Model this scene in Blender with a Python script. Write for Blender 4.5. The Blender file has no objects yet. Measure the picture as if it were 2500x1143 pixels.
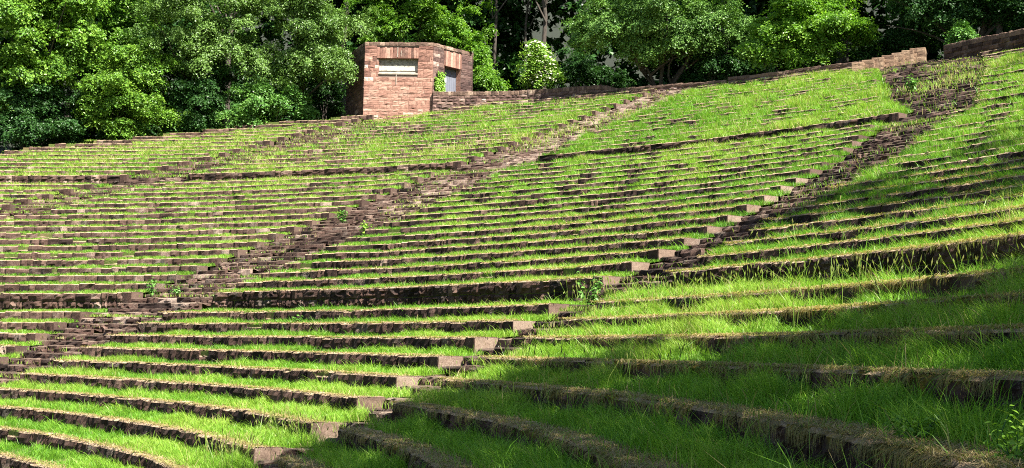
import bpy, math, numpy as np
rng = np.random.default_rng(7)
sc = bpy.context.scene
col = sc.collection
R_ = math.radians

# ------------------------------------------------------------------ camera model (metres; camera above origin, looks +Y)
F, PITCH, ROLL, CZ = 3164.06, 0.0913, 0.0205, -1.8824
W0, H0 = 2500.0, 1143.0
OX, OY = -37.3694, 7.1826                      # centre of the terraces' arcs
cp, sp, cr_, sr_ = math.cos(PITCH), math.sin(PITCH), math.cos(ROLL), math.sin(ROLL)

def ray(x, y):
    u = (x-W0/2)/F; v = -(y-H0/2)/F
    u2 = cr_*u-sr_*v; v2 = sr_*u+cr_*v
    return np.array([u2, cp-sp*v2, sp+cp*v2])

def at(x, y, d):                               # the place d metres away seen in direction (x, y)
    r = ray(x, y); r = r/np.linalg.norm(r)
    return np.array([0, 0, CZ])+r*d

def project(p):
    p = np.asarray(p, float); q = p-np.array([0, 0, CZ])
    X = q[..., 0]; f = q[..., 1]*cp+q[..., 2]*sp; v2 = -q[..., 1]*sp+q[..., 2]*cp
    fs = np.where(f > .05, f, .05)
    u2 = X/fs; v2 = v2/fs
    u = cr_*u2+sr_*v2; v = -sr_*u2+cr_*v2
    return np.where(f > .05, u*F+W0/2, -1e5), np.where(f > .05, H0/2-v*F, -1e5), np.linalg.norm(q, axis=-1)

# ------------------------------------------------------------------ the rows
R0, D, H1, E1, H2, E2, HL, DL, D2, HK = 46.3226, 1.0731, .7881, 2.2705, .8725, 2.617, .3989, 1.1077, 1.0415, .40
KMIN, KMAX = -12, 36

def rowR(k):
    k = np.asarray(k, float)
    return np.where(k > 17, np.where(k < 18, R0+D*17+E2*(k-17), R0+D*17+E2+D2*(k-18)),
           np.where(k >= 0, R0+D*k, np.where(k > -1, R0+E1*k, R0-E1+DL*(k+1))))

def rowZ(k):
    k = np.asarray(k, float)
    return np.where(k > 17, np.where(k < 18, 17*HK+H2*(k-17), 17*HK+H2+HK*(k-18)),
           np.where(k >= 0, HK*k, np.where(k > -1, H1*k, -H1+HL*(k+1))))

def tab(xs, ys): return lambda v: np.interp(v, xs, ys)
AL = tab([-12,-9,-8,-7,-6,-5,-4,-3,-1,0,2,3.5,7.3,10,14,18,21.6,30,36], [21,23.5,24.2,24.9,26.2,27.4,28.1,28.9,29.8,31.3,32,32.5,34.1,35.2,37,39,41.9,46,48.5])
AR = tab([-12,-9,-6,-4,-2,0,2,4,7,11,15,18,21.6,30,36], [18,20.5,23.2,25,26.4,28.1,29,29.9,31,32.6,34.6,36.2,38.2,41.8,44.4])
BL = tab([-12,-5,-2,4,12,18,24,30,36], [55.8,57.5,59.4,59.3,58.9,58.9,58.2,57.6,57.2])
BR = tab([-12,-5,0,10,18,36], [52.5,53.3,54.2,54.1,55,55])
CL = tab([10,14,18,22,30,33,36], [80,78.7,76.6,74.2,71.5,70.3,69.5])
CR = lambda k: CL(k)-3.2
RIMT = [-40,20,37,40,42.6,44.6,46.7,49.8,53.8,56.9,60,64.2,67.8,71.1,73.3,75.8,79.1,82.2,84,85.8,90,96]
RIMK = [26,26,29.5,31,32.1,33.2,33.8,34.4,34.6,35.4,36,35.7,34.2,33.1,32.2,31.4,28.9,26.8,25.8,23.7,20,16]
rimK = tab(RIMT, RIMK)

def pol(r, th, z):
    th = np.radians(th)
    return np.stack([OX+r*np.cos(th), OY+r*np.sin(th), np.broadcast_to(z, np.shape(r+th))], -1)

# value noise
_lat = np.random.default_rng(3).random((256, 256))
def vnoise(x, y, s, seed=0):
    x = np.asarray(x)/s+seed*17.3; y = np.asarray(y)/s+seed*9.7
    xi = np.floor(x).astype(int); yi = np.floor(y).astype(int); fx = x-xi; fy = y-yi
    fx = fx*fx*(3-2*fx); fy = fy*fy*(3-2*fy)
    g = lambda a, b: _lat[a & 255, b & 255]
    return (g(xi, yi)*(1-fx)+g(xi+1, yi)*fx)*(1-fy)+(g(xi, yi+1)*(1-fx)+g(xi+1, yi+1)*fx)*fy

RISEf = tab([-3,0,6,18,36], [.05,.09,.13,.16,.17])   # how far the soil climbs from the stone edge to the next riser
def groundZ(k, r):
    """soil height on the tread behind row k (k integer array)"""
    a = rowR(k); b = rowR(k+1)
    t = np.clip((r-a-.3)/np.maximum(b-a-.3, .1), 0, 1)
    return rowZ(k)-.03+t*(RISEf(k)+.03)

# ------------------------------------------------------------------ mesh helper
class MB:
    def __init__(s): s.v=[]; s.q=[]; s.t=[]; s.mq=[]; s.mt=[]; s.a={}; s.n=0
    def add(s, v, q=None, mq=0, t=None, **attr):
        v = np.asarray(v, float).reshape(-1, 3); m = len(v)
        if q is not None:
            q = np.asarray(q).reshape(-1, 4); s.q.append(q+s.n)
            s.mq.append(np.broadcast_to(mq, len(q)).astype(np.int32))
        if t is not None:
            t = np.asarray(t).reshape(-1, 3); s.t.append(t+s.n)
        s.v.append(v); 
        for k_, val in attr.items(): s.a.setdefault(k_, []).append(np.broadcast_to(val, m).astype(np.float32))
        s.n += m
    def build(s, name, mats, parent=None, smooth=False):
        me = bpy.data.meshes.new(name)
        v = np.concatenate(s.v).astype(np.float32)
        nq = sum(len(x) for x in s.q); nt = sum(len(x) for x in s.t)
        me.vertices.add(len(v)); me.vertices.foreach_set('co', v.ravel())
        loops = []
        if nq: loops.append(np.concatenate(s.q).ravel())
        if nt: loops.append(np.concatenate(s.t).ravel())
        loops = np.concatenate(loops).astype(np.int32)
        me.loops.add(len(loops)); me.loops.foreach_set('vertex_index', loops)
        me.polygons.add(nq+nt)
        st = np.concatenate([np.arange(nq)*4, nq*4+np.arange(nt)*3]).astype(np.int32)
        me.polygons.foreach_set('loop_start', st)
        if nq:
            mi = np.concatenate(s.mq+[np.zeros(nt, np.int32)]).astype(np.int32)
            me.polygons.foreach_set('material_index', mi)
        me.polygons.foreach_set('use_smooth', np.full(nq+nt, smooth))
        for k_, lst in s.a.items():
            at_ = me.attributes.new(k_, 'FLOAT', 'POINT'); at_.data.foreach_set('value', np.concatenate(lst))
        me.update(); me.validate()
        for m in (mats if isinstance(mats, (list, tuple)) else [mats]): me.materials.append(m)
        o = bpy.data.objects.new(name, me); col.objects.link(o)
        if parent is not None: o.parent = parent
        return o

def gridq(nc, nr, flip=False):
    i, j = np.meshgrid(np.arange(nc-1), np.arange(nr-1))
    a = (j*nc+i).ravel(); q = np.stack([a, a+1, a+nc+1, a+nc], 1)
    return q[:, ::-1] if flip else q

def tag(o, label=None, cat=None, group=None, kind=None):
    if label: o['label'] = label
    if cat: o['category'] = cat
    if group: o['group'] = group
    if kind or label: o['kind'] = kind or 'thing'
    return o

def empty(name, loc=(0, 0, 0)):
    o = bpy.data.objects.new(name, None); o.empty_display_size = .2; col.objects.link(o); o.location = loc
    return o

# ------------------------------------------------------------------ materials
def newmat(name):
    m = bpy.data.materials.new(name); m.use_nodes = True
    nt = m.node_tree; nt.nodes.clear()
    out = nt.nodes.new('ShaderNodeOutputMaterial')
    return m, nt, out
def N(nt, t, **kw):
    n = nt.nodes.new(t)
    for k_, v in kw.items():
        if k_ in n.inputs: n.inputs[k_].default_value = v
        else: setattr(n, k_, v)
    return n
def L(nt, a, b): nt.links.new(a, b)
def ramp(nt, fac, stops):
    r = nt.nodes.new('ShaderNodeValToRGB'); e = r.color_ramp.elements
    while len(e) < len(stops): e.new(.5)
    for el, (p, c) in zip(e, stops):
        el.position = p; el.color = (*c, 1) if len(c) == 3 else c
    L(nt, fac, r.inputs[0]); return r.outputs[0]
def mix(nt, f, a, b, mode='MIX'):
    n = nt.nodes.new('ShaderNodeMix'); n.data_type = 'RGBA'; n.blend_type = mode
    for i, x in ((0, f), (6, a), (7, b)):
        if hasattr(x, 'is_linked'): L(nt, x, n.inputs[i])
        else: n.inputs[i].default_value = x if not isinstance(x, tuple) else (*x, 1)
    return n.outputs[2]
def noise(nt, scale, detail=4, rough=.6, vec=None):
    n = N(nt, 'ShaderNodeTexNoise', Scale=scale, Detail=detail, Roughness=rough)
    if vec is None:
        g = N(nt, 'ShaderNodeNewGeometry'); vec = g.outputs['Position']
    L(nt, vec, n.inputs['Vector']); return n.outputs[0]
def attrn(nt, name):
    a = nt.nodes.new('ShaderNodeAttribute'); a.attribute_name = name; return a.outputs['Fac']
def mth(nt, op, a, b=0., clamp=False):
    n = nt.nodes.new('ShaderNodeMath'); n.operation = op; n.use_clamp = clamp
    for i, x in ((0, a), (1, b)):
        if hasattr(x, 'is_linked'): L(nt, x, n.inputs[i])
        else: n.inputs[i].default_value = x
    return n.outputs[0]

def stone_mat(name, stops, top=False, bump=.5, nscale=5):
    m, nt, out = newmat(name)
    g = N(nt, 'ShaderNodeNewGeometry').outputs['Position']
    n1 = noise(nt, nscale, 8, .75, g); n2 = noise(nt, 38, 5, .7, g); n3 = noise(nt, 1.1, 3, .5, g)
    t = mth(nt, 'ADD', attrn(nt, 'tint'), mth(nt, 'MULTIPLY', mth(nt, 'SUBTRACT', n1, .5), .9))
    c = ramp(nt, t, stops)
    c = mix(nt, 1., c, ramp(nt, n2, [(.25, (.45, .45, .45)), (.7, (1.25, 1.25, 1.25))]), 'MULTIPLY')
    lich = ramp(nt, mth(nt, 'ADD', mth(nt, 'MULTIPLY', n2, .5), mth(nt, 'MULTIPLY', n3, .5)), [(.57, (0, 0, 0)), (.66, (1, 1, 1))])
    c = mix(nt, mth(nt, 'MULTIPLY', lich, .35), c, (.30, .27, .22))
    if top:
        st = noise(nt, 55, 4, .8, g)
        straw = ramp(nt, st, [(.3, (.12, .08, .05)), (.5, (.27, .195, .125)), (.72, (.43, .34, .23))])
        c = mix(nt, ramp(nt, noise(nt, 2.3, 5, .7, g), [(.3, (.25, .25, .25)), (.5, (1, 1, 1))]), c, straw)
    mo = attrn(nt, 'moss')
    mm = ramp(nt, mth(nt, 'ADD', mth(nt, 'MULTIPLY', noise(nt, 3.2, 6, .75, g), .9), mth(nt, 'MULTIPLY', mo, .55)), [(.74, (0, 0, 0)), (.90, (1, 1, 1))])
    mossc = ramp(nt, noise(nt, 9, 5, .7, g), [(.3, (.022, .022, .006)), (.5, (.075, .065, .012)), (.72, (.22, .13, .02))])
    c = mix(nt, mm, c, mossc)
    b = N(nt, 'ShaderNodeBsdfPrincipled', Roughness=.95); b.inputs['Specular IOR Level'].default_value = .15
    L(nt, c, b.inputs['Base Color'])
    bp = N(nt, 'ShaderNodeBump', Strength=bump, Distance=.05)
    L(nt, mth(nt, 'ADD', n1, mth(nt, 'MULTIPLY', n2, .5)), bp.inputs['Height']); L(nt, bp.outputs[0], b.inputs['Normal'])
    L(nt, b.outputs[0], out.inputs[0]); return m

DARK = [(0, (.012, .008, .007)), (.3, (.034, .020, .016)), (.55, (.072, .042, .032)), (.8, (.125, .078, .060)), (1, (.26, .19, .15))]
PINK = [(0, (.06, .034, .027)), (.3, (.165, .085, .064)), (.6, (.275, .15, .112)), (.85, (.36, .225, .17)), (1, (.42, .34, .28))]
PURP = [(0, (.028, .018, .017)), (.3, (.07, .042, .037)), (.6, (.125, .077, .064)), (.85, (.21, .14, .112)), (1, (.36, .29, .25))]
M_stone = stone_mat('seat_stone', DARK, bump=.9)
M_tread = stone_mat('worn_tread', [(0, (.02, .014, .011)), (.4, (.07, .047, .035)), (.7, (.14, .10, .072)), (1, (.25, .19, .14))], bump=.9)
M_top = stone_mat('seat_top_straw', DARK, top=True)
M_suncheek = stone_mat('sunlit_bare_stone', [(0, (.05, .032, .025)), (.4, (.10, .066, .05)), (.7, (.155, .108, .08)), (1, (.21, .16, .12))], nscale=9, bump=.25)  # cheek tone: bare sawn stone, lightened to paint in the sun on it
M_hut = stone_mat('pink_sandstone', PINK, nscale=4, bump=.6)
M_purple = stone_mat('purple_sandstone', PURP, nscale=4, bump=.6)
M_cope = stone_mat('coping_stone', [(0, (.045, .03, .024)), (.4, (.11, .07, .053)), (.7, (.19, .125, .092)), (1, (.32, .24, .18))])
M_tanrock = stone_mat('tan_sandstone', [(0, (.06, .038, .026)), (.35, (.14, .088, .058)), (.7, (.225, .15, .098)), (1, (.32, .23, .15))])
M_pinklit = stone_mat('sunlit_salmon_stone', [(0, (.2, .09, .065)), (.5, (.32, .16, .115)), (.8, (.4, .26, .2)), (1, (.5, .4, .33))])  # pink stone of the door reveals, brightened to paint in sunlight
M_conc = stone_mat('weathered_panel', [(0, (.09, .082, .07)), (.4, (.23, .215, .18)), (.7, (.38, .345, .29)), (1, (.5, .46, .39))], nscale=11)
M_sill = stone_mat('pale_sill', [(0, (.16, .13, .105)), (.5, (.25, .21, .17)), (1, (.34, .30, .25))], nscale=7, bump=.2)

def flat_mat(name, c, rough=.6, var=.25, scale=6):
    m, nt, out = newmat(name)
    b = N(nt, 'ShaderNodeBsdfPrincipled', Roughness=rough)
    n = noise(nt, scale, 6, .65)
    L(nt, mix(nt, 1., (*c,), ramp(nt, n, [(.3, (1-var,)*3), (.7, (1+var,)*3)]), 'MULTIPLY'), b.inputs['Base Color'])
    L(nt, b.outputs[0], out.inputs[0]); return m
M_door = flat_mat('grey_metal_door', (.11, .118, .145), .5, .12, 3)
M_paper = flat_mat('white_notice', (.8, .8, .8), .7, .04)
M_dark = flat_mat('dark_interior', (.02, .018, .016), .9)
M_bark = flat_mat('bark', (.04, .031, .023), .95, .5, 7)
M_mortar = flat_mat('mortar', (.17, .115, .09), .95, .3, 12)
M_soildark = flat_mat('soil_dark', (.045, .032, .022), 1, .4, 9)

def soil_mat():
    m, nt, out = newmat('grassy_soil')
    g = N(nt, 'ShaderNodeNewGeometry').outputs['Position']
    c = ramp(nt, noise(nt, 14, 6, .75, g), [(.3, (.03, .045, .012)), (.5, (.075, .10, .025)), (.7, (.16, .15, .06))])
    c = mix(nt, ramp(nt, noise(nt, .9, 4, .6, g), [(.52, (0, 0, 0)), (.66, (1, 1, 1))]), c, (.15, .105, .06))
    b = N(nt, 'ShaderNodeBsdfPrincipled', Roughness=1); b.inputs['Specular IOR Level'].default_value = .05
    L(nt, c, b.inputs['Base Color']); L(nt, b.outputs[0], out.inputs[0]); return m
M_soil = soil_mat()
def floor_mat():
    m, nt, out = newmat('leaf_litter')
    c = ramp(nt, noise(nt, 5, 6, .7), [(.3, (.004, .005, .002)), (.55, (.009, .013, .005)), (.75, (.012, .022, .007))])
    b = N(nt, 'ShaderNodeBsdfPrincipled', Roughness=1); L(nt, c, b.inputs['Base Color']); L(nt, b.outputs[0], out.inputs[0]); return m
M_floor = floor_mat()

def leaf_mat(name, c1, c2, c3, trans=.27, gloss=.02, big=0.35):
    m, nt, out = newmat(name)
    a = attrn(nt, 'vary')
    g = N(nt, 'ShaderNodeNewGeometry').outputs['Position']
    f = mth(nt, 'ADD', mth(nt, 'MULTIPLY', a, .65), mth(nt, 'MULTIPLY', noise(nt, big, 3, .6, g), .5))
    c = ramp(nt, f, [(.2, c1), (.55, c2), (.95, c3)])
    d = N(nt, 'ShaderNodeBsdfDiffuse'); t = N(nt, 'ShaderNodeBsdfTranslucent'); gl = N(nt, 'ShaderNodeBsdfGlossy', Roughness=.38)
    L(nt, c, d.inputs[0])
    L(nt, mix(nt, 1., c, (1.0, 1.1, .5), 'MULTIPLY'), t.inputs[0])
    s1 = N(nt, 'ShaderNodeMixShader'); s1.inputs[0].default_value = trans
    L(nt, d.outputs[0], s1.inputs[1]); L(nt, t.outputs[0], s1.inputs[2])
    s2 = N(nt, 'ShaderNodeMixShader'); s2.inputs[0].default_value = gloss
    L(nt, s1.outputs[0], s2.inputs[1]); L(nt, gl.outputs[0], s2.inputs[2])
    L(nt, s2.outputs[0], out.inputs[0]); return m

def grass_mat():
    m, nt, out = newmat('grass_blades')
    a = attrn(nt, 'vary'); dry = attrn(nt, 'dry')
    c = ramp(nt, a, [(.0, (.050, .15, .014)), (.4, (.12, .27, .023)), (.75, (.19, .34, .036)), (1, (.26, .36, .06))])
    c = mix(nt, dry, c, ramp(nt, a, [(0, (.24, .17, .08)), (1, (.40, .31, .17))]))
    d = N(nt, 'ShaderNodeBsdfDiffuse'); t = N(nt, 'ShaderNodeBsdfTranslucent'); gl = N(nt, 'ShaderNodeBsdfGlossy', Roughness=.4)
    L(nt, c, d.inputs[0]); L(nt, mix(nt, 1., c, (1.05, 1.1, .55), 'MULTIPLY'), t.inputs[0])
    s1 = N(nt, 'ShaderNodeMixShader'); s1.inputs[0].default_value = .42
    L(nt, d.outputs[0], s1.inputs[1]); L(nt, t.outputs[0], s1.inputs[2])
    s2 = N(nt, 'ShaderNodeMixShader'); s2.inputs[0].default_value = .012
    L(nt, s1.outputs[0], s2.inputs[1]); L(nt, gl.outputs[0], s2.inputs[2])
    L(nt, s2.outputs[0], out.inputs[0]); return m
M_grass = grass_mat()

# ------------------------------------------------------------------ stone blocks
def block(mb, mapf, s0, s1, z0, z1, out0=0., nu=3, nv=3, top=0., tint=.4, moss=0., rough=.02, bulge=.03, flip=True, side=.12, lip=.026, front_mat=0, top_mat=1):
    """one rough-faced stone: front grid with rounded edges, cheeks, and a top reaching back by `top`"""
    u = np.linspace(0, 1, nu+1); v = np.linspace(0, 1, nv+1)
    if top > 0: v = np.concatenate([v[:-1]*(1-lip/max(z1-z0, .05)), [1-lip/max(z1-z0, .05), 1]])
    U, V = np.meshgrid(u, v)
    prof = (1-np.abs(2*U-1)**5)*(1-np.abs(2*V-1)**5)
    o = out0+bulge*prof+rough*rng.normal(size=U.shape)*(.35+.65*prof)
    s = s0+(s1-s0)*U+rough*.3*rng.normal(size=U.shape)*prof
    z = z0+(z1-z0)*V
    if top > 0:
        o[-1] = out0-lip*.9+rough*.5*rng.normal(size=nu+1)
        z[-1] = z1+rough*.35*rng.normal(size=nu+1)
        nt_ = 3 if nu > 3 else 2
        for f in np.linspace(0, 1, nt_)[1:]:
            s = np.vstack([s, s0+(s1-s0)*u]); o = np.vstack([o, np.full(nu+1, out0-lip-(top-lip)*f)])
            z = np.vstack([z, z1+rough*.4*rng.normal(size=nu+1)])
    nr = s.shape[0]
    bk = lambda c: np.minimum(c, out0)-side
    s = np.hstack([s[:, :1], s, s[:, -1:]]); z = np.hstack([z[:, :1]-(0), z, z[:, -1:]]); o = np.hstack([bk(o[:, :1]), o, bk(o[:, -1:])])
    if top > 0:
        z[len(v):, 0] -= .08; z[len(v):, -1] -= .08
    nc = s.shape[1]
    q = gridq(nc, nr, flip)
    mi = np.zeros((nr-1, nc-1), int)+front_mat
    if top > 0: mi[len(v)-2:, 1:-1] = top_mat
    mv = moss
    if np.any(np.asarray(moss) > 0):
        rel_ = np.clip((z-z0)/max(z1-z0, .05), 0, 1); mv = (moss*(.25+.75*rel_**2)).ravel()
    mb.add(mapf(s.ravel(), z.ravel(), o.ravel()), q, mi.ravel(), tint=tint, moss=mv)

def arcmap(R, th0):
    def f(s, z, o):
        return pol(R-o, th0+np.degrees(s/R), z)
    return f
def planemap(p0, p1):
    p0 = np.asarray(p0, float); p1 = np.asarray(p1, float); d = (p1-p0)[:2]; Ln = np.hypot(*d); d = d/Ln; n = np.array([d[1], -d[0]])
    def f(s, z, o): return np.stack([p0[0]+d[0]*s+n[0]*o, p0[1]+d[1]*s+n[1]*o, z], -1)
    return f, Ln
def pathmap(P):
    """walls that follow a curve: P polyline (n,2); the face looks to the right of the walking direction"""
    P = np.asarray(P, float); seg = np.hypot(*np.diff(P, axis=0).T); S = np.concatenate([[0], np.cumsum(seg)])
    def f(s, z, o):
        x = np.interp(s, S, P[:, 0]); y = np.interp(s, S, P[:, 1])
        e = .15
        dx = np.interp(s+e, S, P[:, 0])-np.interp(s-e, S, P[:, 0]); dy = np.interp(s+e, S, P[:, 1])-np.interp(s-e, S, P[:, 1])
        l = np.hypot(dx, dy)+1e-9
        return np.stack([x+dy/l*o, y-dx/l*o, z], -1)
    return f, S[-1]

def cuts(L_, lo, hi):
    out = [0.]
    while out[-1] < L_-lo*.6: out.append(out[-1]+rng.uniform(lo, hi))
    out[-1] = L_
    if len(out) < 2: out = [0, L_]
    return out

def masonry(mb, mapf, Ln, z0f, z1, courses, lo, hi, holes=(), nu=2, nv=2, tintf=None, rough=.012, bulge=.02, gap=.008, flip=False, top=0.):
    """coursed rubble between z0f(s) and z1; holes = (s0, s1, z0, z1) stay open"""
    z0 = min(z0f(s) for s in np.linspace(0, Ln, 9)); zs = [z1]
    while zs[-1] > z0+.08: zs.append(max(z0, zs[-1]-rng.uniform(*courses)))
    for i in range(len(zs)-1):
        zt, zb = zs[i], zs[i+1]
        spans = [(0, Ln)]
        for (a, b, c, d) in holes:
            if zt > c+.04 and zb < d-.04:
                ns = []
                for x, y in spans:
                    if b <= x or a >= y: ns.append((x, y))
                    else:
                        if a-x > .05: ns.append((x, a))
                        if y-b > .05: ns.append((b, y))
                spans = ns
        for x, y in spans:
            cs = cuts(y-x, lo, hi)
            for a, b in zip(cs[:-1], cs[1:]):
                if b-a < .03: continue
                t = rng.normal(.42, .17) if tintf is None else tintf(x+(a+b)/2, (zt+zb)/2)
                block(mb, mapf, x+a+gap, x+b-gap, zb+gap, zt-gap, rng.uniform(0, .025), nu, nv, top if i == 0 else 0, np.clip(t, 0, 1.1), 0, rough, bulge, flip)

# ------------------------------------------------------------------ seat rows and tall walls
ORD = "first second third fourth fifth sixth seventh eighth ninth tenth eleventh twelfth thirteenth fourteenth fifteenth sixteenth seventeenth eighteenth nineteenth".split()
SECT = {0: "left of the overgrown left stairway", 1: "between the left and middle stairways", 2: "between the middle and right stairways", 3: "right of the right stairway"}

def thmin(k):                                   # how far a row is carried on beyond the right edge of the view
    ths = np.linspace(-25, 60, 600); X, Y, d = project(pol(rowR(k), ths, rowZ(k)))
    ok = (X < 2620) & (X > -200) & (Y < 1330)
    return ths[ok].min()-1.5 if ok.any() else 20.
def thmax(k):
    ths = np.linspace(10, 97, 800); X, Y, d = project(pol(rowR(k), ths, rowZ(k)))
    ok = (X > -120) & (X < 2620) & (Y < 1330)
    return ths[ok].max()+1 if ok.any() else 20.

SEG = {}
for k in range(KMIN, KMAX+1):
    lo, hi = thmin(k), thmax(k)
    ss = [(3, lo, AR(k)), (2, AL(k), BR(k)), (1, BL(k), CR(k) if k >= 12 else hi)]
    if k >= 12: ss.append((0, CL(k), hi))
    SEG[k] = []
    for s, a, b in ss:
        a, b = max(a, lo), min(b, hi)
        if b-a < .5: continue
        t = np.arange(a, b, .1); ok = rimK(t) >= k-.25
        if not ok.any(): continue
        idx = np.where(ok)[0]
        for grp in np.split(idx, np.where(np.diff(idx) > 1)[0]+1):
            if len(grp) > 8: SEG[k].append((s, t[grp[0]], t[grp[-1]], abs(t[grp[0]]-a) < .11))

def seat_row(k, s, a, b, at_stair):
    R = float(rowR(k)); Z = float(rowZ(k)); m = arcmap(R, a); Ln = R*math.radians(b-a)
    tall = k in (0, 18)
    hgt = {0: H1+.05, 18: H2}.get(k, (HK if k > 0 else HL)+.04)
    mb = MB()
    cs = [0.]; 
    X0, Y0, d0 = project(pol(R, np.linspace(a, b, 30), Z)); dn = float(d0.min())
    big = (.30, .80)
    cs = cuts(Ln, *big)
    if at_stair and s != 3 and Ln > 2: cs = [0., .42]+[c+.42 for c in cuts(Ln-.42, *big)][1:]
    wob = lambda q: .035*(vnoise(q*R*.0174, k*3.1, 1.7, 1)-.5)
    eb = None
    for i, (x, y) in enumerate(zip(cs[:-1], cs[1:])):
        th = a+math.degrees((x+y)/2/R); d = float(project(pol(R, np.array(th), Z))[2])
        nu, nv = (12, 8) if d < 13 else (7, 5) if d < 26 else (5, 4) if d < 48 else (3, 3)
        mo = .0
        if s == 3 and k < 9: mo = np.clip((27-th)/10, 0, 1)*(1. if k < 0 else .6)*(.25+.9*vnoise(th*3.3, k*5.1, 2.2, 5))
        elif s == 2 and k < -3: mo = np.clip((26-th)/6, 0, .6)
        elif s in (2, 3): mo = rng.uniform(0, .22)
        t = np.clip(rng.normal(.36 if s > 1 else .54, .17), .02, .98)  # left sectors tinted lighter: sun on their risers put into the colour
        zt = Z+wob(th)+rng.normal(0, .004 if d < 25 else .010); dep = rng.uniform(.30, .40)
        if i == 0 and at_stair and s != 3: 
            eb = (x, y, zt); continue
        if rng.random() < .035 and not tall and d > 25: zt -= rng.uniform(.10, .2); dep = .2
        r_ = .022 if d < 13 else .026 if d < 30 else .03
        if tall:
            c1 = Z-rng.uniform(.29, .34)
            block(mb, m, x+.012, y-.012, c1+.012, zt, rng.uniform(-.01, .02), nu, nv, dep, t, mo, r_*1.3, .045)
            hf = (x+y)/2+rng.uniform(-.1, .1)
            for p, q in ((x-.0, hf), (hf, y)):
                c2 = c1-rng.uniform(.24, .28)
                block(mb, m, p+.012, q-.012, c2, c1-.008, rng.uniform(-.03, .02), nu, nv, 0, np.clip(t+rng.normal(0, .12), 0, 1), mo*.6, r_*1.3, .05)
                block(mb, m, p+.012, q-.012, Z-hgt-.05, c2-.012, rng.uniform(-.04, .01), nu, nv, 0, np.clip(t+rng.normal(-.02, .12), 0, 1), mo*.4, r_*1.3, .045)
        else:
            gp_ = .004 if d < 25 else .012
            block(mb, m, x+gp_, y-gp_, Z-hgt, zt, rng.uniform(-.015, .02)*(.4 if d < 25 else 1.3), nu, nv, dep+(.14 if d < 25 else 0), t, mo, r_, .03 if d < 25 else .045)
    if mb.n == 0: return
    if tall:
        w = ('lower' if k == 0 else 'upper'); nm = 'retaining_wall'
        lab = f"{w} tall retaining wall of rough stone across the grass, {SECT[s]}"; cat = 'retaining wall'
    else:
        nm = 'stone_seat_row'; cat = 'seat row'
        if k < 0: lab = f"{ORD[-k-1]} stone seat row below the lower tall wall, {SECT[s]}"
        elif k < 18: lab = f"{ORD[k-1]} stone seat row above the lower tall wall, {SECT[s]}"
        else: lab = f"{ORD[k-19]} stone seat row above the upper tall wall, {SECT[s]}"
    o = mb.build(nm, [M_stone, M_top])
    tag(o, lab, cat, 'stone seat rows of the grassy terraces')
    if eb:
        e = MB(); x, y, zt = eb
        th = np.array(a+math.degrees(.2/R)); d = float(project(pol(R, th, Z))[2]); n_ = 6 if d < 25 else 3
        # a solid end stone: front, top and the bare sawn cheek, toned paler as sunlit, that looks on to the stairs
        block(e, m, x, y-.012, Z-hgt, zt+.02, .012, n_, n_, .55, rng.uniform(.3, .5), 0, .014, .02, side=.02)
        zz = np.linspace(Z-hgt, zt+.012, n_+1); oo = np.linspace(.0, -.56, n_+1)
        O_, Z_ = np.meshgrid(oo, zz)
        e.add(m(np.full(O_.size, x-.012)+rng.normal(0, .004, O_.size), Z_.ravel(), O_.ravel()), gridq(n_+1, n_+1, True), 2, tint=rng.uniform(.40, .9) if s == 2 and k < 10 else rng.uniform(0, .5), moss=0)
        e.build('end_block', [M_stone, M_top, M_suncheek], o)

for k in range(KMIN, KMAX+1):
    for s, a, b, st in SEG[k]: seat_row(k, s, a, b, st)

# ------------------------------------------------------------------ stairways: every step a part
def stairway(label, fl, fr, k0, k1, drop=0.0, tint=.4):
    root = empty('stone_stairway', pol(rowR(k0), (fl(k0)+fr(k0))/2, rowZ(k0)-.4)); base = np.array(root.location)
    tag(root, label, 'stairway', 'stairways up the terraces')
    root.matrix_world  # parent space is a pure translation
    cnt = 0
    for k in range(k0, k1+1):
        za, zb = float(rowZ(k-1)), float(rowZ(k)); n = max(2, int(round((zb-za)/.2)))
        for i in range(1, n+1):
            z = za+(zb-za)*i/n; R = float(rowR(k))+.53-(n-i)*.5
            a, b = float(fr(k)), float(fl(k)); X, Y, d = project(pol(R, np.array((a+b)/2), z))
            if not (-250 < X < 2700 and Y < 1300): continue
            Ln = R*math.radians(b-a); off = .25*(b-a)*rng.uniform(-.15, .15)
            m0 = arcmap(R, a+off)
            m = lambda s, zz, o, m0=m0: m0(s, zz, o)-base
            mb = MB(); cs = cuts(Ln, .4, .95)
            for x, y in zip(cs[:-1], cs[1:]):
                zl = -rng.uniform(.08, .16) if rng.random() < drop else 0.
                nu, nv = (6, 4) if d < 26 else (4, 3) if d < 48 else (2, 2)
                block(mb, m, x+.012, y-.012, z-.32, z+zl+rng.normal(0, .016), rng.uniform(-.035, .03), nu+1, nv+1, .52, np.clip(rng.normal(tint+(.012*max(k, 0) if fl is BL else 0), .2), .05, 1), rng.uniform(0, .2), .03, .04)
            if mb.n: mb.build('step', [M_stone, M_tread], root); cnt += 1
    return cnt
stairway("right stone stairway with pale sunlit end stones, climbing to the stepped tan wall by the rim", AL, AR, -9, 33, .07, .38)
stairway("middle stone stairway, long and wide, climbing from lower left up to the rim wall", BL, BR, -9, 35, .05, .50)
stairway("left overgrown stairway, broken reddish steps half buried in short grass", CL, CR, 11, 31, .35, .5)

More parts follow.
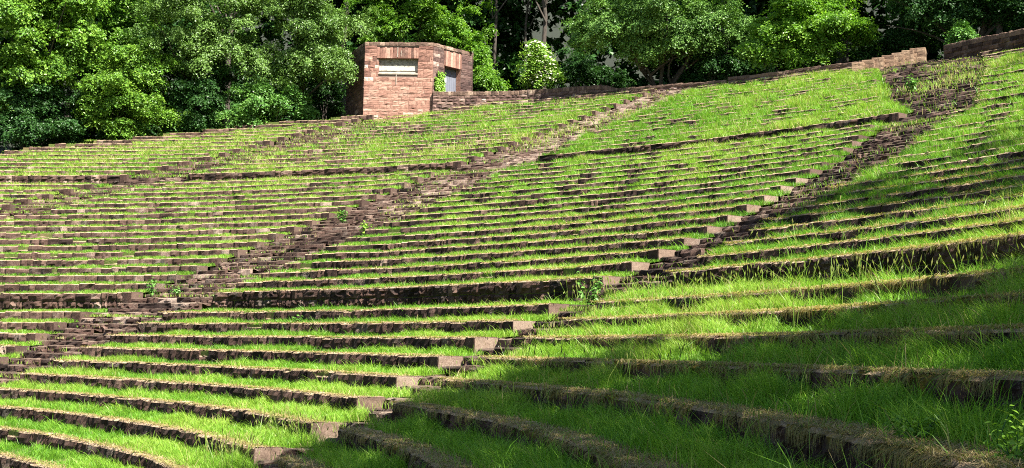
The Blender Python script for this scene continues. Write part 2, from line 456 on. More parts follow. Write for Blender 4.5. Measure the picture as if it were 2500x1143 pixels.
# ------------------------------------------------------------------ ground
def terrace_ground():
    mb = MB()
    for k in range(KMIN-1, KMAX+1):
        Ra, Rb = float(rowR(k))+.04, float(rowR(k+1))+.10
        edges = sorted([-40., float(AR(k)), float(AL(k)), float(BR(k)), float(BL(k)), float(CR(k)) if k >= 11 else 99.5, float(CL(k)) if k >= 11 else 99.8, 100.])
        for i in range(len(edges)-1):
            a, b = edges[i], edges[i+1]; stair = i in (1, 3) or (i == 5 and k >= 11)
            if b-a < .01: continue
            n = max(2, int((b-a)/(.7 if not stair else 1.2)))
            th = np.linspace(a, b, n+1)
            keep = rimK(th) >= k-.6
            if keep.sum() < 2: continue
            th = th[keep]
            rr = np.array([Ra, Ra, Ra+.28, Ra+.28+(Rb-Ra-.28)*.35, Ra+.28+(Rb-Ra-.28)*.7, Rb])
            T, RR = np.meshgrid(th, rr)
            Zg = groundZ(np.full(RR.shape, k), RR)
            Zg[0] = rowZ(k)-(1.1 if k in (0, 18) else .55)
            P = pol(RR, T, Zg)
            P[2:, :, 2] += (vnoise(P[2:, :, 0], P[2:, :, 1], .8, 2)-.5)*.05
            if stair: P[..., 2] -= .42
            mb.add(P, gridq(T.shape[1], len(rr), True))
    return tag(mb.build('terrace_ground', M_soil), kind='structure')
terrace_ground()

def forest_floor():
    mb = MB()
    th = np.linspace(-40, 130, 120); kk = rimK(th); r0 = rowR(kk)+.45; z0 = rowZ(kk)-.35
    rr = [0, 3, 8, 16, 28, 45, 70, 500]
    P = np.stack([pol(r0+d, th, z0-.05*min(d, 10)+np.interp(d, [24, 70, 500], [0, 32, 60])+(.6*(vnoise(th*3, d*np.ones_like(th), 7)-.5) if d > 2 else 0)) for d in rr])
    P = np.concatenate([pol(r0, th, z0-6)[None], P])
    mb.add(P, gridq(len(th), len(P), True))
    return tag(mb.build('forest_floor', M_floor), kind='structure')
forest_floor()
g = MB(); q_ = np.array([[-900, -900], [900, -900], [900, 900], [-900, 900]], float)
g.add(np.c_[q_, np.full(4, -5.75)], [[0, 1, 2, 3]]); tag(g.build('ground', M_soil), kind='structure')

# ------------------------------------------------------------------ grass (uncountable): blades on every tread
def in_stair(k, th):
    A = (th < AL(k)) & (th > AR(k)); B = (th < BL(k)) & (th > BR(k)); C = (k >= 11) & (th < CL(k)) & (th > CR(k))
    return A, B, C
def sector(k, th):
    return np.where(th < AR(k)+.01, 3, np.where(th < BR(k)+.5, 2, 1))

def grass():
    K, RR, TH, DD = [], [], [], []
    for k in range(KMIN-1, KMAX+1):
        Ra, Rb = float(rowR(k)), float(rowR(k+1))+.04
        for th in np.arange(-24, 96, 1.0):
            Rm = (Ra+Rb)/2; X, Y, d = project(pol(Rm, np.array(th+.5), rowZ(k)))
            if not (-170 < X < 2700 and Y < 1330) or rimK(th+.5) < k-.4:
                if d > 4.5 or th > 20: continue
            d = float(d); w = max(.0055, .46*d/1296)
            lai = np.interp(d, [3, 12, 30, 60, 100], [14, 15, 14, 13, 12.])
            n = int(lai/w*Rm*math.radians(1.)*(Rb-Ra)*.9)
            K.append(np.full(n, k)); RR.append(Ra+(Rb-Ra)*rng.random(n)); TH.append(th+rng.random(n)); DD.append(np.full(n, d))
    K = np.concatenate(K); R = np.concatenate(RR); T = np.concatenate(TH); Dd = np.concatenate(DD)
    P = pol(R, T, groundZ(K, R)); x, y = P[:, 0], P[:, 1]
    A, B, C = in_stair(K, T); st = A | B | C; S = sector(K, T)
    n1 = vnoise(x, y, .55, 1); n2 = vnoise(x, y, 2.6, 2); n3 = vnoise(x, y, 7., 3)
    rel = (R-rowR(K))                                              # distance behind the stone edge
    hk = [-13, -8, -3, 0, 5, 10, 17, 18, 24, 36]
    h1 = np.interp(K, hk, [.20, .19, .17, .15, .14, .14, .25, .27, .31, .30])
    h2 = np.interp(K, hk, [.20, .18, .165, .155, .165, .20, .25, .31, .33, .33])
    h3 = np.interp(K, hk, [.23, .22, .21, .19, .21, .25, .28, .29, .29, .28])
    hh = np.where(S == 1, h1, np.where(S == 2, h2, h3))
    hh = hh*np.where((S == 1) & (T > 70), .85, 1)
    tuft = np.where((S == 1) | ((S == 2) & (K < 9)), np.where((K < 0) & (Dd < 24), .22+1.5*n1+.4*(n2-.4), .52+.72*n1+.35*(n2-.4)), np.where(K < 0, .22+1.5*n1+.4*(n2-.4), .30+1.15*n1+.5*(n2-.4))); tuft = tuft*np.where((Dd > 30) & (rimK(T) < K+2.2), .45, 1)
    p = np.clip(.35+1.1*n1+.6*(n2-.5), .15, 1)*np.where(Dd < 22, np.clip((rel-.30)/.30, 0.02, 1), np.clip((rel-.10)/.22, 0.03, 1))
    p = np.where(A | B, p*np.where(A, np.where(K > 23, .10, .035), .10)*np.clip(3.2*n2-.8, .02, 2.), p); p = np.where(C, p*.45, p)
    bare = (S == 1) & (K > 19) & (vnoise(x, y*1.0, 3.0, 5) > .66)
    p = np.where(bare, p*.25, p)
    p = np.where((K == -1) | (K == 17), np.maximum(p, .5*np.clip((rel-.1)/.2, 0, 1)), p)
    keep = rng.random(len(K)) < p
    K, R, T, Dd, P, n1, n2, n3, hh, tuft, S, rel, st = (q[keep] for q in (K, R, T, Dd, P, n1, n2, n3, hh, tuft, S, rel, st))
    n = len(K); print('grass blades', n)
    P[:, 2] += np.where(st, -.12, -.02)+(vnoise(P[:, 0], P[:, 1], .8, 2)-.5)*.05*(rel > .25)
    h = hh*tuft*rng.uniform(.6, 1.2, n)*np.where(Dd > 45, .9, 1)*np.where((rng.random(n) < .04) & (Dd < 40), 1.6, 1); h = np.where(st, h*.75, h)
    w = np.maximum(.0068, .45*Dd/1296)*rng.uniform(.7, 1.3, n)
    yaw = rng.uniform(0, 2*np.pi, n); lean = np.abs(rng.normal(.42, .25, n))*h*1.3; la = vnoise(P[:, 0], P[:, 1], .35, 9)*14+rng.normal(0, .9, n)
    # blades bow a little away from the hill, over the stone edge
    ro = -np.stack([np.cos(np.radians(T)), np.sin(np.radians(T))], -1)*(.10*h)[:, None]
    L2 = np.stack([np.cos(la)*lean, np.sin(la)*lean], -1)+ro
    side = np.stack([np.cos(yaw), np.sin(yaw), np.zeros(n)], -1)*(w/2)[:, None]
    vary = np.clip(.45+.45*(n3-.5)+.5*(n2-.5)+.35*(n1-.5)+rng.normal(0, .17, n)+np.where((S == 1) & (K > 3), .12, 0), 0, 1)
    dryp = np.where(S == 1, np.interp(K, [-13, 0, 8, 20, 36], [.04, .06, .10, .14, .14]), np.interp(K, [-13, 0, 18, 36], [.02, .04, .06, .08]))*(.4+1.3*n2)
    dryp = dryp+np.clip((.30-rel)*2.2, 0, .6)+np.where(st, .25, 0)
    dry = (rng.random(n) < dryp)*rng.uniform(.5, 1, n)
    mb = MB()
    far = Dd > 34
    def off(i, f, g): # point at height fraction f, bend g
        v = P[i].copy(); v[:, :2] += L2[i]*g; v[:, 2] += h[i]*f; return v
    i = np.where(far)[0]; m_ = len(i)
    if m_:
        b0 = P[i]; v = np.stack([b0-side[i], b0+side[i], off(i, .6, .45)+side[i]*.8, off(i, 1, 1.)+side[i]*.1, off(i, .6, .45)-side[i]*.8], 1)
        b = (np.arange(m_)*5)[:, None]
        mb.add(v.reshape(-1, 3), b+np.array([0, 1, 2, 4]), 0, b+np.array([4, 2, 3]), vary=np.repeat(vary[i], 5), dry=np.repeat(dry[i], 5))
    i = np.where(~far)[0]; m_ = len(i)
    if m_:
        v = np.stack([P[i]-side[i]*.8, P[i]+side[i]*.8, off(i, .38, .16)+side[i], off(i, .38, .16)-side[i], off(i, .72, .52)+side[i]*.75, off(i, .72, .52)-side[i]*.75, off(i, .96, 1.1)], 1)
        b = (np.arange(m_)*7)[:, None]
        q = np.concatenate([b+np.array([0, 1, 2, 3]), b+np.array([3, 2, 4, 5])])
        mb.add(v.reshape(-1, 3), q, 0, b+np.array([5, 4, 6]), vary=np.repeat(vary[i], 7), dry=np.repeat(dry[i], 7))
    o = mb.build('grass', M_grass); tag(o, 'bright green grass growing on every terrace', 'grass', kind='stuff')
grass()

def seed_grass():
    """tall thin stalks with seed heads at the foot of the lower tall wall and on the near treads"""
    spots = []
    for n, k, a, b in ((230, -1, 13, 32), (30, 0, 16, 27), (30, 1, 17, 28), (110, -2, 9, 26), (70, -3, 5, 24), (70, -9, 22.6, 26), (60, -8, 23, 27), (90, -5, 4, 22), (60, -6, 2, 20)):
        th = rng.uniform(a, b, n); Ra, Rb = rowR(k), rowR(k+1)
        rr = Ra+.3+(Rb-Ra-.35)*rng.beta(2.2 if k == -1 else 1, 1, n)
        P = pol(rr, th, groundZ(np.full(n, k), rr)); spots.append(P)
    P = np.concatenate(spots); n = len(P); mb = MB()
    h = rng.uniform(.30, .60, n); la = rng.uniform(0, 6.28, n); ln = rng.uniform(.04, .22, n)
    D_ = np.stack([np.cos(la)*ln, np.sin(la)*ln, h], -1); mid = P+D_*np.array([.3, .3, .55]); tip = P+D_
    yaw = rng.uniform(0, 6.28, n); w = np.maximum(.0022, .22*np.linalg.norm(P, axis=1)/1296)
    s = np.stack([np.cos(yaw)*w, np.sin(yaw)*w, 0*w], -1)
    b = (np.arange(n)*6)[:, None]; v = np.stack([P-s, P+s, mid+s, mid-s, tip+s*.7, tip-s*.7], 1)
    mb.add(v.reshape(-1, 3), np.concatenate([b+np.array([0, 1, 2, 3]), b+np.array([3, 2, 4, 5])]), vary=np.repeat(rng.uniform(.1, .7, n), 6), dry=np.repeat(rng.uniform(0, .4, n), 6))
    for j in range(3):
        yaw2 = yaw+j*1.05; hw = w*3.2; s2 = np.stack([np.cos(yaw2)*hw, np.sin(yaw2)*hw, 0*w], -1)
        e = D_*np.array([.25, .25, .2]); v = np.stack([tip-e*.2, tip+e*.4+s2, tip+e, tip+e*.4-s2], 1); b = (np.arange(n)*4)[:, None]
        mb.add(v.reshape(-1, 3), b+np.array([0, 1, 2, 3]), vary=np.repeat(rng.uniform(.5, 1, n), 4), dry=np.repeat(rng.uniform(.2, .7, n), 4))
    tag(mb.build('seeding_grass', M_grass), 'tall thin seeding grass stalks on the near terraces', 'grass', kind='stuff')
seed_grass()

def straw():
    """dead grass lying on and hanging over the stone edges of the nearer rows"""
    V = []; 
    for k in range(-10, 8):
        for s, a, b, _ in SEG[k]:
            R = float(rowR(k)); th = np.arange(a, b, .5)
            for t in th:
                d = float(project(pol(R, np.array(t), rowZ(k)))[2])
                if d > 46: continue
                n = int(R*math.radians(.5)*np.interp(d, [3, 12, 25, 46], [1500, 700, 170, 60]))
                rr = R-.03+(.66 if d < 20 else .40)*rng.beta(1, 1.2, n); tt = t+rng.random(n)*.5
                V.append(np.c_[pol(rr, tt, rowZ(k)+.012+rng.uniform(0, .02, n)), np.full(n, d)])
    V = np.concatenate(V); n = len(V); P = V[:, :3]; d = V[:, 3]
    yaw = rng.uniform(0, 6.28, n); l = rng.uniform(.05, .17, n); w = np.maximum(.0026, .33*d/1296)
    e = np.stack([np.cos(yaw)*l/2, np.sin(yaw)*l/2, rng.normal(0, .015, n)], -1); s = np.stack([-np.sin(yaw)*w, np.cos(yaw)*w, 0*w], -1)
    up = np.zeros((n, 3)); up[:, 2] = rng.uniform(0, .02, n)
    v = np.stack([P-e-s, P-e+s, P+up+s, P+up-s, P+e+s*.5, P+e-s*.5], 1); b = (np.arange(n)*6)[:, None]
    mb = MB(); mb.add(v.reshape(-1, 3), np.concatenate([b+np.array([0, 1, 2, 3]), b+np.array([3, 2, 4, 5])]), vary=np.repeat(rng.random(n), 6), dry=np.repeat(np.where(rng.random(n) < .1, .2, rng.uniform(.85, 1, n)), 6))
    H = []
    for k in range(-8, 1):
        for s_, a, b_, _ in SEG[k]:
            if s_ < 2: continue
            R = float(rowR(k)); th = np.arange(a, min(b_, 27), .4)
            for t in th:
                dd = float(project(pol(R, np.array(t), rowZ(k)))[2])
                if dd > 24: continue
                m = int(R*math.radians(.4)*np.interp(dd, [3, 10, 24], [380, 220, 80])*np.clip(2.6*vnoise(t*4.1, k*7.7, 1.3, 8)-.75, 0, 1))
                if m: H.append(np.c_[pol(R-.02+rng.normal(0, .012, m), t+rng.random(m)*.4, rowZ(k)+rng.uniform(-.03, .015, m)), np.full(m, dd), np.full(m, t)])
    H = np.concatenate(H); m = len(H); q0 = H[:, :3]; tt = np.radians(H[:, 4]); o_ = -np.stack([np.cos(tt), np.sin(tt), 0*tt], -1); sd = np.stack([-np.sin(tt), np.cos(tt), 0*tt], -1)
    ln = rng.uniform(.04, .15, m)[:, None]; ww = np.maximum(.003, .40*H[:, 3]/1296)[:, None]; sk = sd*rng.normal(0, .35, (m, 1))*ln
    q1 = q0+o_*ln*.35+sk*.4-np.array([0, 0, .25])*ln; q2 = q0+o_*ln*.42+sk-np.array([0, 0, 1.])*ln
    vv = np.stack([q0-sd*ww, q0+sd*ww, q1+sd*ww, q1-sd*ww, q2+sd*ww*.4, q2-sd*ww*.4], 1); bh = (np.arange(m)*6)[:, None]
    mb.add(vv.reshape(-1, 3), np.concatenate([bh+np.array([0, 1, 2, 3]), bh+np.array([3, 2, 4, 5])]), vary=np.repeat(rng.uniform(0, .5, m), 6), dry=np.repeat(np.where(rng.random(m) < .5, rng.uniform(.55, .8, m), .95), 6))
    tag(mb.build('dead_grass', M_grass), 'dry tan straw lying along the stone edges', 'straw', kind='stuff')
straw()

# ------------------------------------------------------------------ foliage
def add_leaves(mb, P, Nn, size, aspect=.62, fold=.18, vary=None):
    n = len(P); Nn = Nn/(np.linalg.norm(Nn, axis=1, keepdims=True)+1e-9)
    r = rng.normal(size=(n, 3)); a = r-(r*Nn).sum(1, keepdims=True)*Nn; a /= np.linalg.norm(a, axis=1, keepdims=True)+1e-9
    b = np.cross(Nn, a); l = (size*rng.uniform(.7, 1.3, n))[:, None]; w = l*aspect
    v = np.stack([P-a*l/2, P+b*w/2+Nn*w*fold, P+a*l/2, P-b*w/2+Nn*w*fold], 1); bb = (np.arange(n)*4)[:, None]
    mb.add(v.reshape(-1, 3), bb+np.array([0, 1, 2, 3]), vary=np.repeat(np.clip(rng.normal(.5, .22, n) if vary is None else vary, 0, 1), 4))

def lobe(mb, c, rad, nleaf, size, sub=26, up=.75, droop=.5, spray=.5, per=26, fill=.78, jit=.42):
    """a crown lobe: uneven clumps through the lobe, leafy hanging sprays on each clump, leaves on each spray"""
    c = np.asarray(c, float); rad = np.asarray(rad, float)
    d = rng.normal(size=(sub, 3)); d /= np.linalg.norm(d, axis=1, keepdims=True); d[:, 2] = np.where(d[:, 2] < -.75, -d[:, 2], d[:, 2])
    cc = c+d*rad*rng.uniform(fill-.4, fill+.38, (sub, 1)); cr = np.linalg.norm(rad)/1.73*rng.uniform(.16, .40, sub)
    ns = max(1, nleaf//per); wt = cr**2/np.sum(cr**2); which = rng.choice(sub, ns, p=wt)
    e = rng.normal(size=(ns, 3)); e /= np.linalg.norm(e, axis=1, keepdims=True); e[:, 2] = np.where(e[:, 2] < -.5, -e[:, 2], e[:, 2])
    sp_ = cc[which]+e*(cr[which]*rng.uniform(.5, 1.25, ns))[:, None]*np.array([1.1, 1.1, .75])
    nn = e*.75+d[which]*.35+np.array([0, 0, up]); nn += rng.normal(0, .3, nn.shape); nn /= np.linalg.norm(nn, axis=1, keepdims=True)
    far_ = rng.random(ns) < .10; sp_[far_] += d[which][far_]*rad*.3*rng.random((far_.sum(), 1))
    ok = vnoise(sp_[:, 0]+.6*sp_[:, 1]+c[0]*3, sp_[:, 2]-.4*sp_[:, 1], .95, 3) > .33
    sp_, nn, e, which = sp_[ok], nn[ok], e[ok], which[ok]; ns = len(sp_)
    r = e+rng.normal(0, .5, (ns, 3)); a = r-(r*nn).sum(1, keepdims=True)*nn; a /= np.linalg.norm(a, axis=1, keepdims=True); b = np.cross(nn, a)
    sv = rng.normal(.5, .18, ns); srad = spray*rng.uniform(.5, 1.4, ns)
    q = np.sqrt(rng.random((ns, per))); fi = rng.uniform(0, 6.28, (ns, per)); q = q*srad[:, None]
    P = sp_[:, None]+a[:, None]*(q*np.cos(fi)*1.25)[..., None]+b[:, None]*(q*np.sin(fi)*.55)[..., None]+nn[:, None]*rng.normal(0, .05, (ns, per))[..., None]
    P[..., 2] -= droop*q**2*1.3
    NN = np.repeat(nn, per, 0)+rng.normal(0, jit, (ns*per, 3))
    add_leaves(mb, P.reshape(-1, 3), NN, np.full(ns*per, size), vary=np.repeat(sv, per)+rng.normal(0, .2, ns*per))

def tube(mb, pts, r0, r1, n=7):
    pts = np.asarray(pts, float); m = len(pts); V = []
    for i in range(m):
        t = pts[min(i+1, m-1)]-pts[max(i-1, 0)]; t /= np.linalg.norm(t); u = np.cross(t, [.13, .99, .05]); u /= np.linalg.norm(u); w = np.cross(t, u)
        rr = r0+(r1-r0)*i/(m-1); f = np.linspace(0, 2*np.pi, n+1)
        V.append(pts[i]+rr*(np.cos(f)[:, None]*u+np.sin(f)[:, None]*w)*(1+.1*rng.normal(size=(n+1, 1))*0))
    mb.add(np.concatenate(V), gridq(n+1, m), tint=.4)

def limb(a, b, sag=.0, n=5, wob=.12):
    t = np.linspace(0, 1, n)[:, None]; p = np.asarray(a)*(1-t)+np.asarray(b)*t
    p[1:-1] += rng.normal(0, wob, (n-2, 3)); p[:, 2] += sag*np.sin(np.pi*t[:, 0]); return p

LEAF = 3.2
def tree(name, label, cat, base, lobes, mat, size=.2, trunk=.22, stems=1, group=None, limbs=5, **kw):
    """lobes: (centre, radii, leaves)"""
    root = empty(name, base); b0 = np.asarray(base, float); tag(root, label, cat, group)
    cm = MB()
    for c, r, n in lobes: lobe(cm, np.asarray(c)-b0, r, int(n*LEAF), size*.8, **kw)
    cm.build('crown', mat, root)
    if trunk > 0:
        tm = MB(); cs = [np.asarray(c)-b0 for c, r, n in lobes]
        top = np.mean(cs, 0)
        for s in range(stems):
            o = np.array([rng.uniform(-.2, .2)*(stems > 1)*3, rng.uniform(-.3, .3)*(stems > 1), -.3])
            tgt = cs[s % len(cs)] if stems > 1 else np.array([top[0]*.4, top[1]*.4, max(top[2], 1.)])
            sp0 = limb(o, tgt, 0, 6, .10*np.linalg.norm(tgt)/6); tube(tm, sp0, trunk/math.sqrt(stems)*1.15, trunk*.35/math.sqrt(stems))
            for j in range(limbs):
                p = sp0[2+j % 3]; c = cs[(j+s) % len(cs)]
                rr = lobes[(j+s) % len(cs)][1]; q = c+rng.normal(0, .45, 3)*np.asarray(rr)
                tube(tm, limb(p, q, .25, 5, .15), trunk*.32, .02, 5)
        tm.build('trunk', M_bark, root)
    return root

def px(lst, d, dz=0.):
    """lobes given as (x, y, rx, ry, depth offset, leaves) seen from the terrace"""
    out = []
    for x, y, rx, ry, dd, n in lst:
        dist = d+dd; s = dist/F; out.append((at(x, y, dist), (rx*s, max(rx, ry)*s*.8, ry*s), n))
    return out
def rim_floor(x, y_, d):
    p = at(x, y_, d); th = math.degrees(math.atan2(p[1]-OY, p[0]-OX)); p[2] = float(rowZ(rimK(th)))-.5; return p

G_bright = leaf_mat('leaves_bright', (0.044, 0.112, 0.013), (0.097, 0.209, 0.021), (0.185, 0.302, 0.038))
G_beech = leaf_mat('leaves_beech', (0.061, 0.145, 0.018), (0.127, 0.267, 0.029), (0.240, 0.401, 0.053), trans=.5)
G_olive = leaf_mat('leaves_olive', (0.045, 0.098, 0.017), (0.094, 0.177, 0.033), (0.178, 0.286, 0.070), gloss=.025)
G_mid = leaf_mat('leaves_mid', (0.034, 0.103, 0.018), (0.075, 0.180, 0.031), (0.149, 0.282, 0.057), gloss=.02)
G_maple = leaf_mat('leaves_maple', (0.044, 0.110, 0.022), (0.098, 0.201, 0.039), (0.186, 0.312, 0.076), gloss=.02)
G_shade = leaf_mat('leaves_shade_toned', (0.013, 0.039, 0.010), (0.026, 0.074, 0.017), (0.048, 0.114, 0.025), gloss=.015)  # greens darkened to put the forest's shade into the leaf colour
G_lush = leaf_mat('leaves_lush', (0.070, 0.160, 0.017), (0.140, 0.270, 0.028), (0.240, 0.360, 0.056))

tree('broadleaf_tree', 'bright yellow-green broadleaf tree filling the top left corner', 'tree', rim_floor(60, 200, 94),
     px([(60, 60, 120, 110, 0, 9500), (190, 120, 70, 75, 0, 4500), (60, 180, 110, 60, 0, 6000), (170, 60, 70, 70, -.4, 4000), (-60, 40, 110, 120, 1, 4000), (130, 10, 110, 60, 1, 4500), (-20, 260, 70, 45, 0, 2000)], 91), G_bright, .23, .3, group='trees along the forest edge')
tree('broadleaf_tree', 'mid green loose tree behind the yellow-green shrub, left of the drooping tree', 'tree', rim_floor(290, 150, 99),
     px([(270, 40, 70, 90, 0, 6000), (330, 20, 60, 60, 1, 3500), (260, 130, 60, 60, 1, 3000), (300, -80, 90, 80, 0, 4000)], 97), G_beech, .22, .25, group='trees along the forest edge')
tree('shrub', 'large yellow-green shrub at the left forest edge, lit from top to foot', 'shrub', rim_floor(310, 330, 91),
     px([(300, 190, 85, 60, 0, 6000), (330, 250, 85, 55, 0, 5000), (270, 280, 65, 45, 0, 3000), (370, 180, 55, 55, .5, 3000), (390, 290, 60, 40, .5, 2600), (235, 235, 40, 34, .3, 1400), (290, 325, 70, 24, -.4, 1800), (345, 140, 40, 34, .4, 1300)], 90), G_bright, .19, .08, stems=3, limbs=2, group='shrubs along the forest edge')
tree('drooping_tree', 'tall olive-green tree with drooping branches, left of the tree beside the hut', 'tree', rim_floor(500, 280, 94),
     px([(420, 60, 75, 90, 0, 6500), (520, 110, 80, 70, -.5, 6500), (590, 60, 70, 80, 0, 5000), (480, -60, 120, 80, 0, 6000), (620, 160, 55, 60, 0, 3500), (450, 160, 55, 50, .2, 3000)], 91), G_olive, .17, .28, droop=.9, up=.55, group='trees along the forest edge')
tree('drooping_tree', 'grey-green tree with hanging boughs, its right boughs touching the dark side of the hut', 'tree', rim_floor(730, 250, 92.5),
     px([(720, 50, 80, 80, 0, 6500), (800, 90, 60, 60, -.5, 3500), (760, 150, 60, 50, -.5, 4500), (825, 160, 34, 38, -2.5, 2600), (690, 190, 40, 45, 0, 2200), (740, -70, 110, 80, 0, 5000), (850, 40, 60, 60, 1, 3000)], 90.5), G_olive, .17, .25, droop=.8, up=.6, group='trees along the forest edge')
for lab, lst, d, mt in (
    ('dark leafy bush at the far left of the rim, under the yellow-green tree', [(40, 325, 75, 40, 0, 3500), (130, 330, 65, 30, 0, 2600), (100, 265, 75, 55, 1, 3400), (20, 255, 70, 50, 1.2, 2600), (180, 290, 50, 50, 1, 2200), (-60, 310, 60, 50, 0, 1500)], 90, G_shade),
    ('dark bush in deep shade between the lit shrub and the hut-side bushes', [(480, 260, 75, 50, 0, 4500), (540, 210, 60, 45, .8, 2600), (480, 310, 60, 24, -.6, 1800)], 90.5, G_shade),
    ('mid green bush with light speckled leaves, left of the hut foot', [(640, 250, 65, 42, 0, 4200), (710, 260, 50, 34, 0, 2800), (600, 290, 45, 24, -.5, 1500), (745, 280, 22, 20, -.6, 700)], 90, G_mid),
    ('dark bush in the hollow behind the left corner of the hut', [(800, 240, 40, 50, 2, 1800), (790, 190, 40, 40, 3, 1500)], 92, G_shade),
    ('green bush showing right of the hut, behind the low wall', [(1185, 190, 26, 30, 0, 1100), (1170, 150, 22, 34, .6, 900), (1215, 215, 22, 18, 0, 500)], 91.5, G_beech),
    ('dark shaded bush between the flowering elder and the maple', [(1420, 170, 60, 42, 0, 2600), (1480, 195, 50, 24, 0, 1400), (1395, 195, 30, 22, -1, 800)], 90, G_shade),
    ('dark bush behind the rim wall, under the right side of the maple', [(1740, 165, 60, 35, 0, 2200), (1830, 165, 40, 28, 0, 1300)], 84, G_shade),
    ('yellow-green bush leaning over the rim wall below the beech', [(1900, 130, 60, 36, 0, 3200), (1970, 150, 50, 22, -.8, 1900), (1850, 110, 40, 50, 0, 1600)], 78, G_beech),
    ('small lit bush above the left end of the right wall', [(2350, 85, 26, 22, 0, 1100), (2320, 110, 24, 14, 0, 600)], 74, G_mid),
    ('dark bush between the stepped tan wall and the right wall', [(2230, 100, 60, 34, 0, 2200), (2140, 120, 50, 28, 0, 1500), (2290, 60, 50, 40, 1, 1300)], 79, G_shade)):
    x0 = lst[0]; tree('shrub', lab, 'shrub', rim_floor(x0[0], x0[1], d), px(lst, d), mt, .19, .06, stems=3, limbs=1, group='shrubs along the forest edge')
tree('beech_tree', 'bright green beech with layered branches, rising behind the hut roof', 'tree', rim_floor(1010, 100, 98),
     px([(950, 70, 60, 50, 0, 4200), (1040, 60, 60, 60, 0, 4800), (1110, 90, 60, 45, 0, 3600), (900, 20, 60, 60, .5, 3000), (1000, -50, 110, 70, 0, 4500), (1150, 30, 50, 60, 1, 2200), (1165, 165, 26, 44, .5, 1100)], 95.5), G_beech, .21, .28, droop=.6, up=1.2, group='trees along the forest edge')
tree('field_maple', 'broad round-crowned maple with several bare stems behind the rim wall', 'tree', rim_floor(1610, 205, 85),
     px([(1500, 60, 90, 70, 0, 7000), (1620, 50, 90, 80, -1, 7500), (1740, 70, 90, 65, 0, 6500), (1560, 120, 75, 40, -.5, 4200), (1690, 120, 80, 38, -.8, 4200), (1820, 110, 55, 50, .5, 2800), (1620, -60, 190, 70, 0, 6500), (1440, 80, 50, 50, .3, 2200)], 84), G_maple, .17, .30, stems=5, limbs=2, group='trees along the forest edge')
tree('beech_tree', 'bright green beech with flat layered branches, above the rim wall right of the maple', 'tree', rim_floor(2020, 150, 80),
     px([(1950, 50, 80, 50, 0, 5200), (2050, 60, 80, 40, 0, 4600), (1900, 90, 60, 40, 0, 3000), (2090, 80, 50, 26, -.5, 2000), (1990, 110, 60, 26, -.5, 2300), (1980, -30, 120, 50, 0, 4200)], 78), G_beech, .18, .25, droop=.55, up=1.3, group='trees along the forest edge')
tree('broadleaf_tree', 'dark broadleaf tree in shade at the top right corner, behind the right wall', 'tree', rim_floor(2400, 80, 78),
     px([(2250, 20, 90, 50, 0, 4200), (2380, 30, 90, 50, 0, 4200), (2480, 20, 80, 50, 0, 3600), (2330, -50, 170, 40, 0, 4000), (2580, 20, 90, 60, 0, 2000)], 77), G_shade, .18, .3, group='trees along the forest edge')

# flowering elder
def elder():
    lob = px([(1315, 160, 36, 40, 0, 2100), (1308, 125, 25, 22, 0, 800), (1322, 195, 36, 20, 0, 1000), (1292, 178, 24, 28, 0, 700), (1345, 178, 24, 28, .3, 600)], 87.5)
    r = tree('elder_bush', 'round elder bush with cream flower heads, behind the low wall right of the hut', 'bush', rim_floor(1315, 200, 87.8), lob, G_lush, .17, .06, stems=3, limbs=1)
    M_fl = flat_mat('elder_flowers', (.82, .78, .62), .8, .1)
    b0 = np.array(r.location); mb = MB()
    for _ in range(150):
        c, rad, n = lob[rng.choice(5, p=[.4, .15, .2, .15, .1])]; d = rng.normal(size=3); d /= np.linalg.norm(d); d[1] = -abs(d[1]); d[2] = d[2]*.9+.1
        p = c-b0+d*np.asarray(rad)*1.02+np.array([0, -.06, .05]); n_ = 16; nn = np.array([.2, -.6, .8])+rng.normal(0, .25, 3)
        nn /= np.linalg.norm(nn); a = np.cross(nn, [0, 0, 1]); a /= np.linalg.norm(a); b = np.cross(nn, a); q = np.sqrt(rng.random(n_))*rng.uniform(.05, .10); f = rng.uniform(0, 6.28, n_)
        add_leaves(mb, p+a*(q*np.cos(f))[:, None]+b*(q*np.sin(f))[:, None], np.tile(nn, (n_, 1))+rng.normal(0, .2, (n_, 3)), np.full(n_, .075), .9)
    mb.build('blossom', M_fl, r)
elder()

# tall forest trees whose crowns stand above the frame: trunks show in the dark gaps
for x, y, d, lab, tr in ((1332, 150, 93, 'tall forest tree with a bare trunk in the dark gap above the elder bush', .22),
                     (2062, 130, 82, 'thick dark tree trunk in the shade just left of the stepped tan wall', .42),
                     (1200, 150, 97, 'slim forest tree trunk right of the beech behind the hut', .16),
                     (2440, 70, 77, 'dark trunk standing behind the right wall at the top right', .2),
                     (1290, 150, 99, 'thin trunk deep in the dark gap left of the bare trunk', .13),
                     (1780, 120, 90, 'tall forest tree behind the maple, hidden up to its crown', .25),
                     (840, 150, 99, 'tall forest tree behind the hut-side boughs', .25),
                     (560, 150, 98, 'tall forest tree behind the drooping olive tree', .25),
                     (170, 200, 99, 'tall forest tree behind the yellow-green shrub', .25)):
    b = rim_floor(x, y, d); root = empty('forest_tree', b); tag(root, lab, 'tree', 'tall trees standing in the forest')
    top = 13.+rng.uniform(-1, 2); tm = MB(); tube(tm, limb((0, 0, -.4), (rng.uniform(-.4, .4), .3, top), 0, 7, .10), tr, tr*.5, 9); 
    for j in range(5): tube(tm, limb((0, 0, top*rng.uniform(.6, .9)), (rng.uniform(-4, 4), rng.uniform(-4, 3), top+rng.uniform(-1, 3)), .3), tr*.35, .03, 5)
    tm.build('trunk', M_bark, root); cm = MB()
    hz = np.interp(x, [0, 2500], [13.5, 9.5])
    for j in range(4):
        lobe(cm, (rng.uniform(-3.5, 3.5), rng.uniform(0, 8), hz+1.5+rng.uniform(0, 3.5)), (4.2, 4., 2.6), 3000, .34, sub=18, spray=.8, per=30)
    cm.build('crown', G_mid, root)

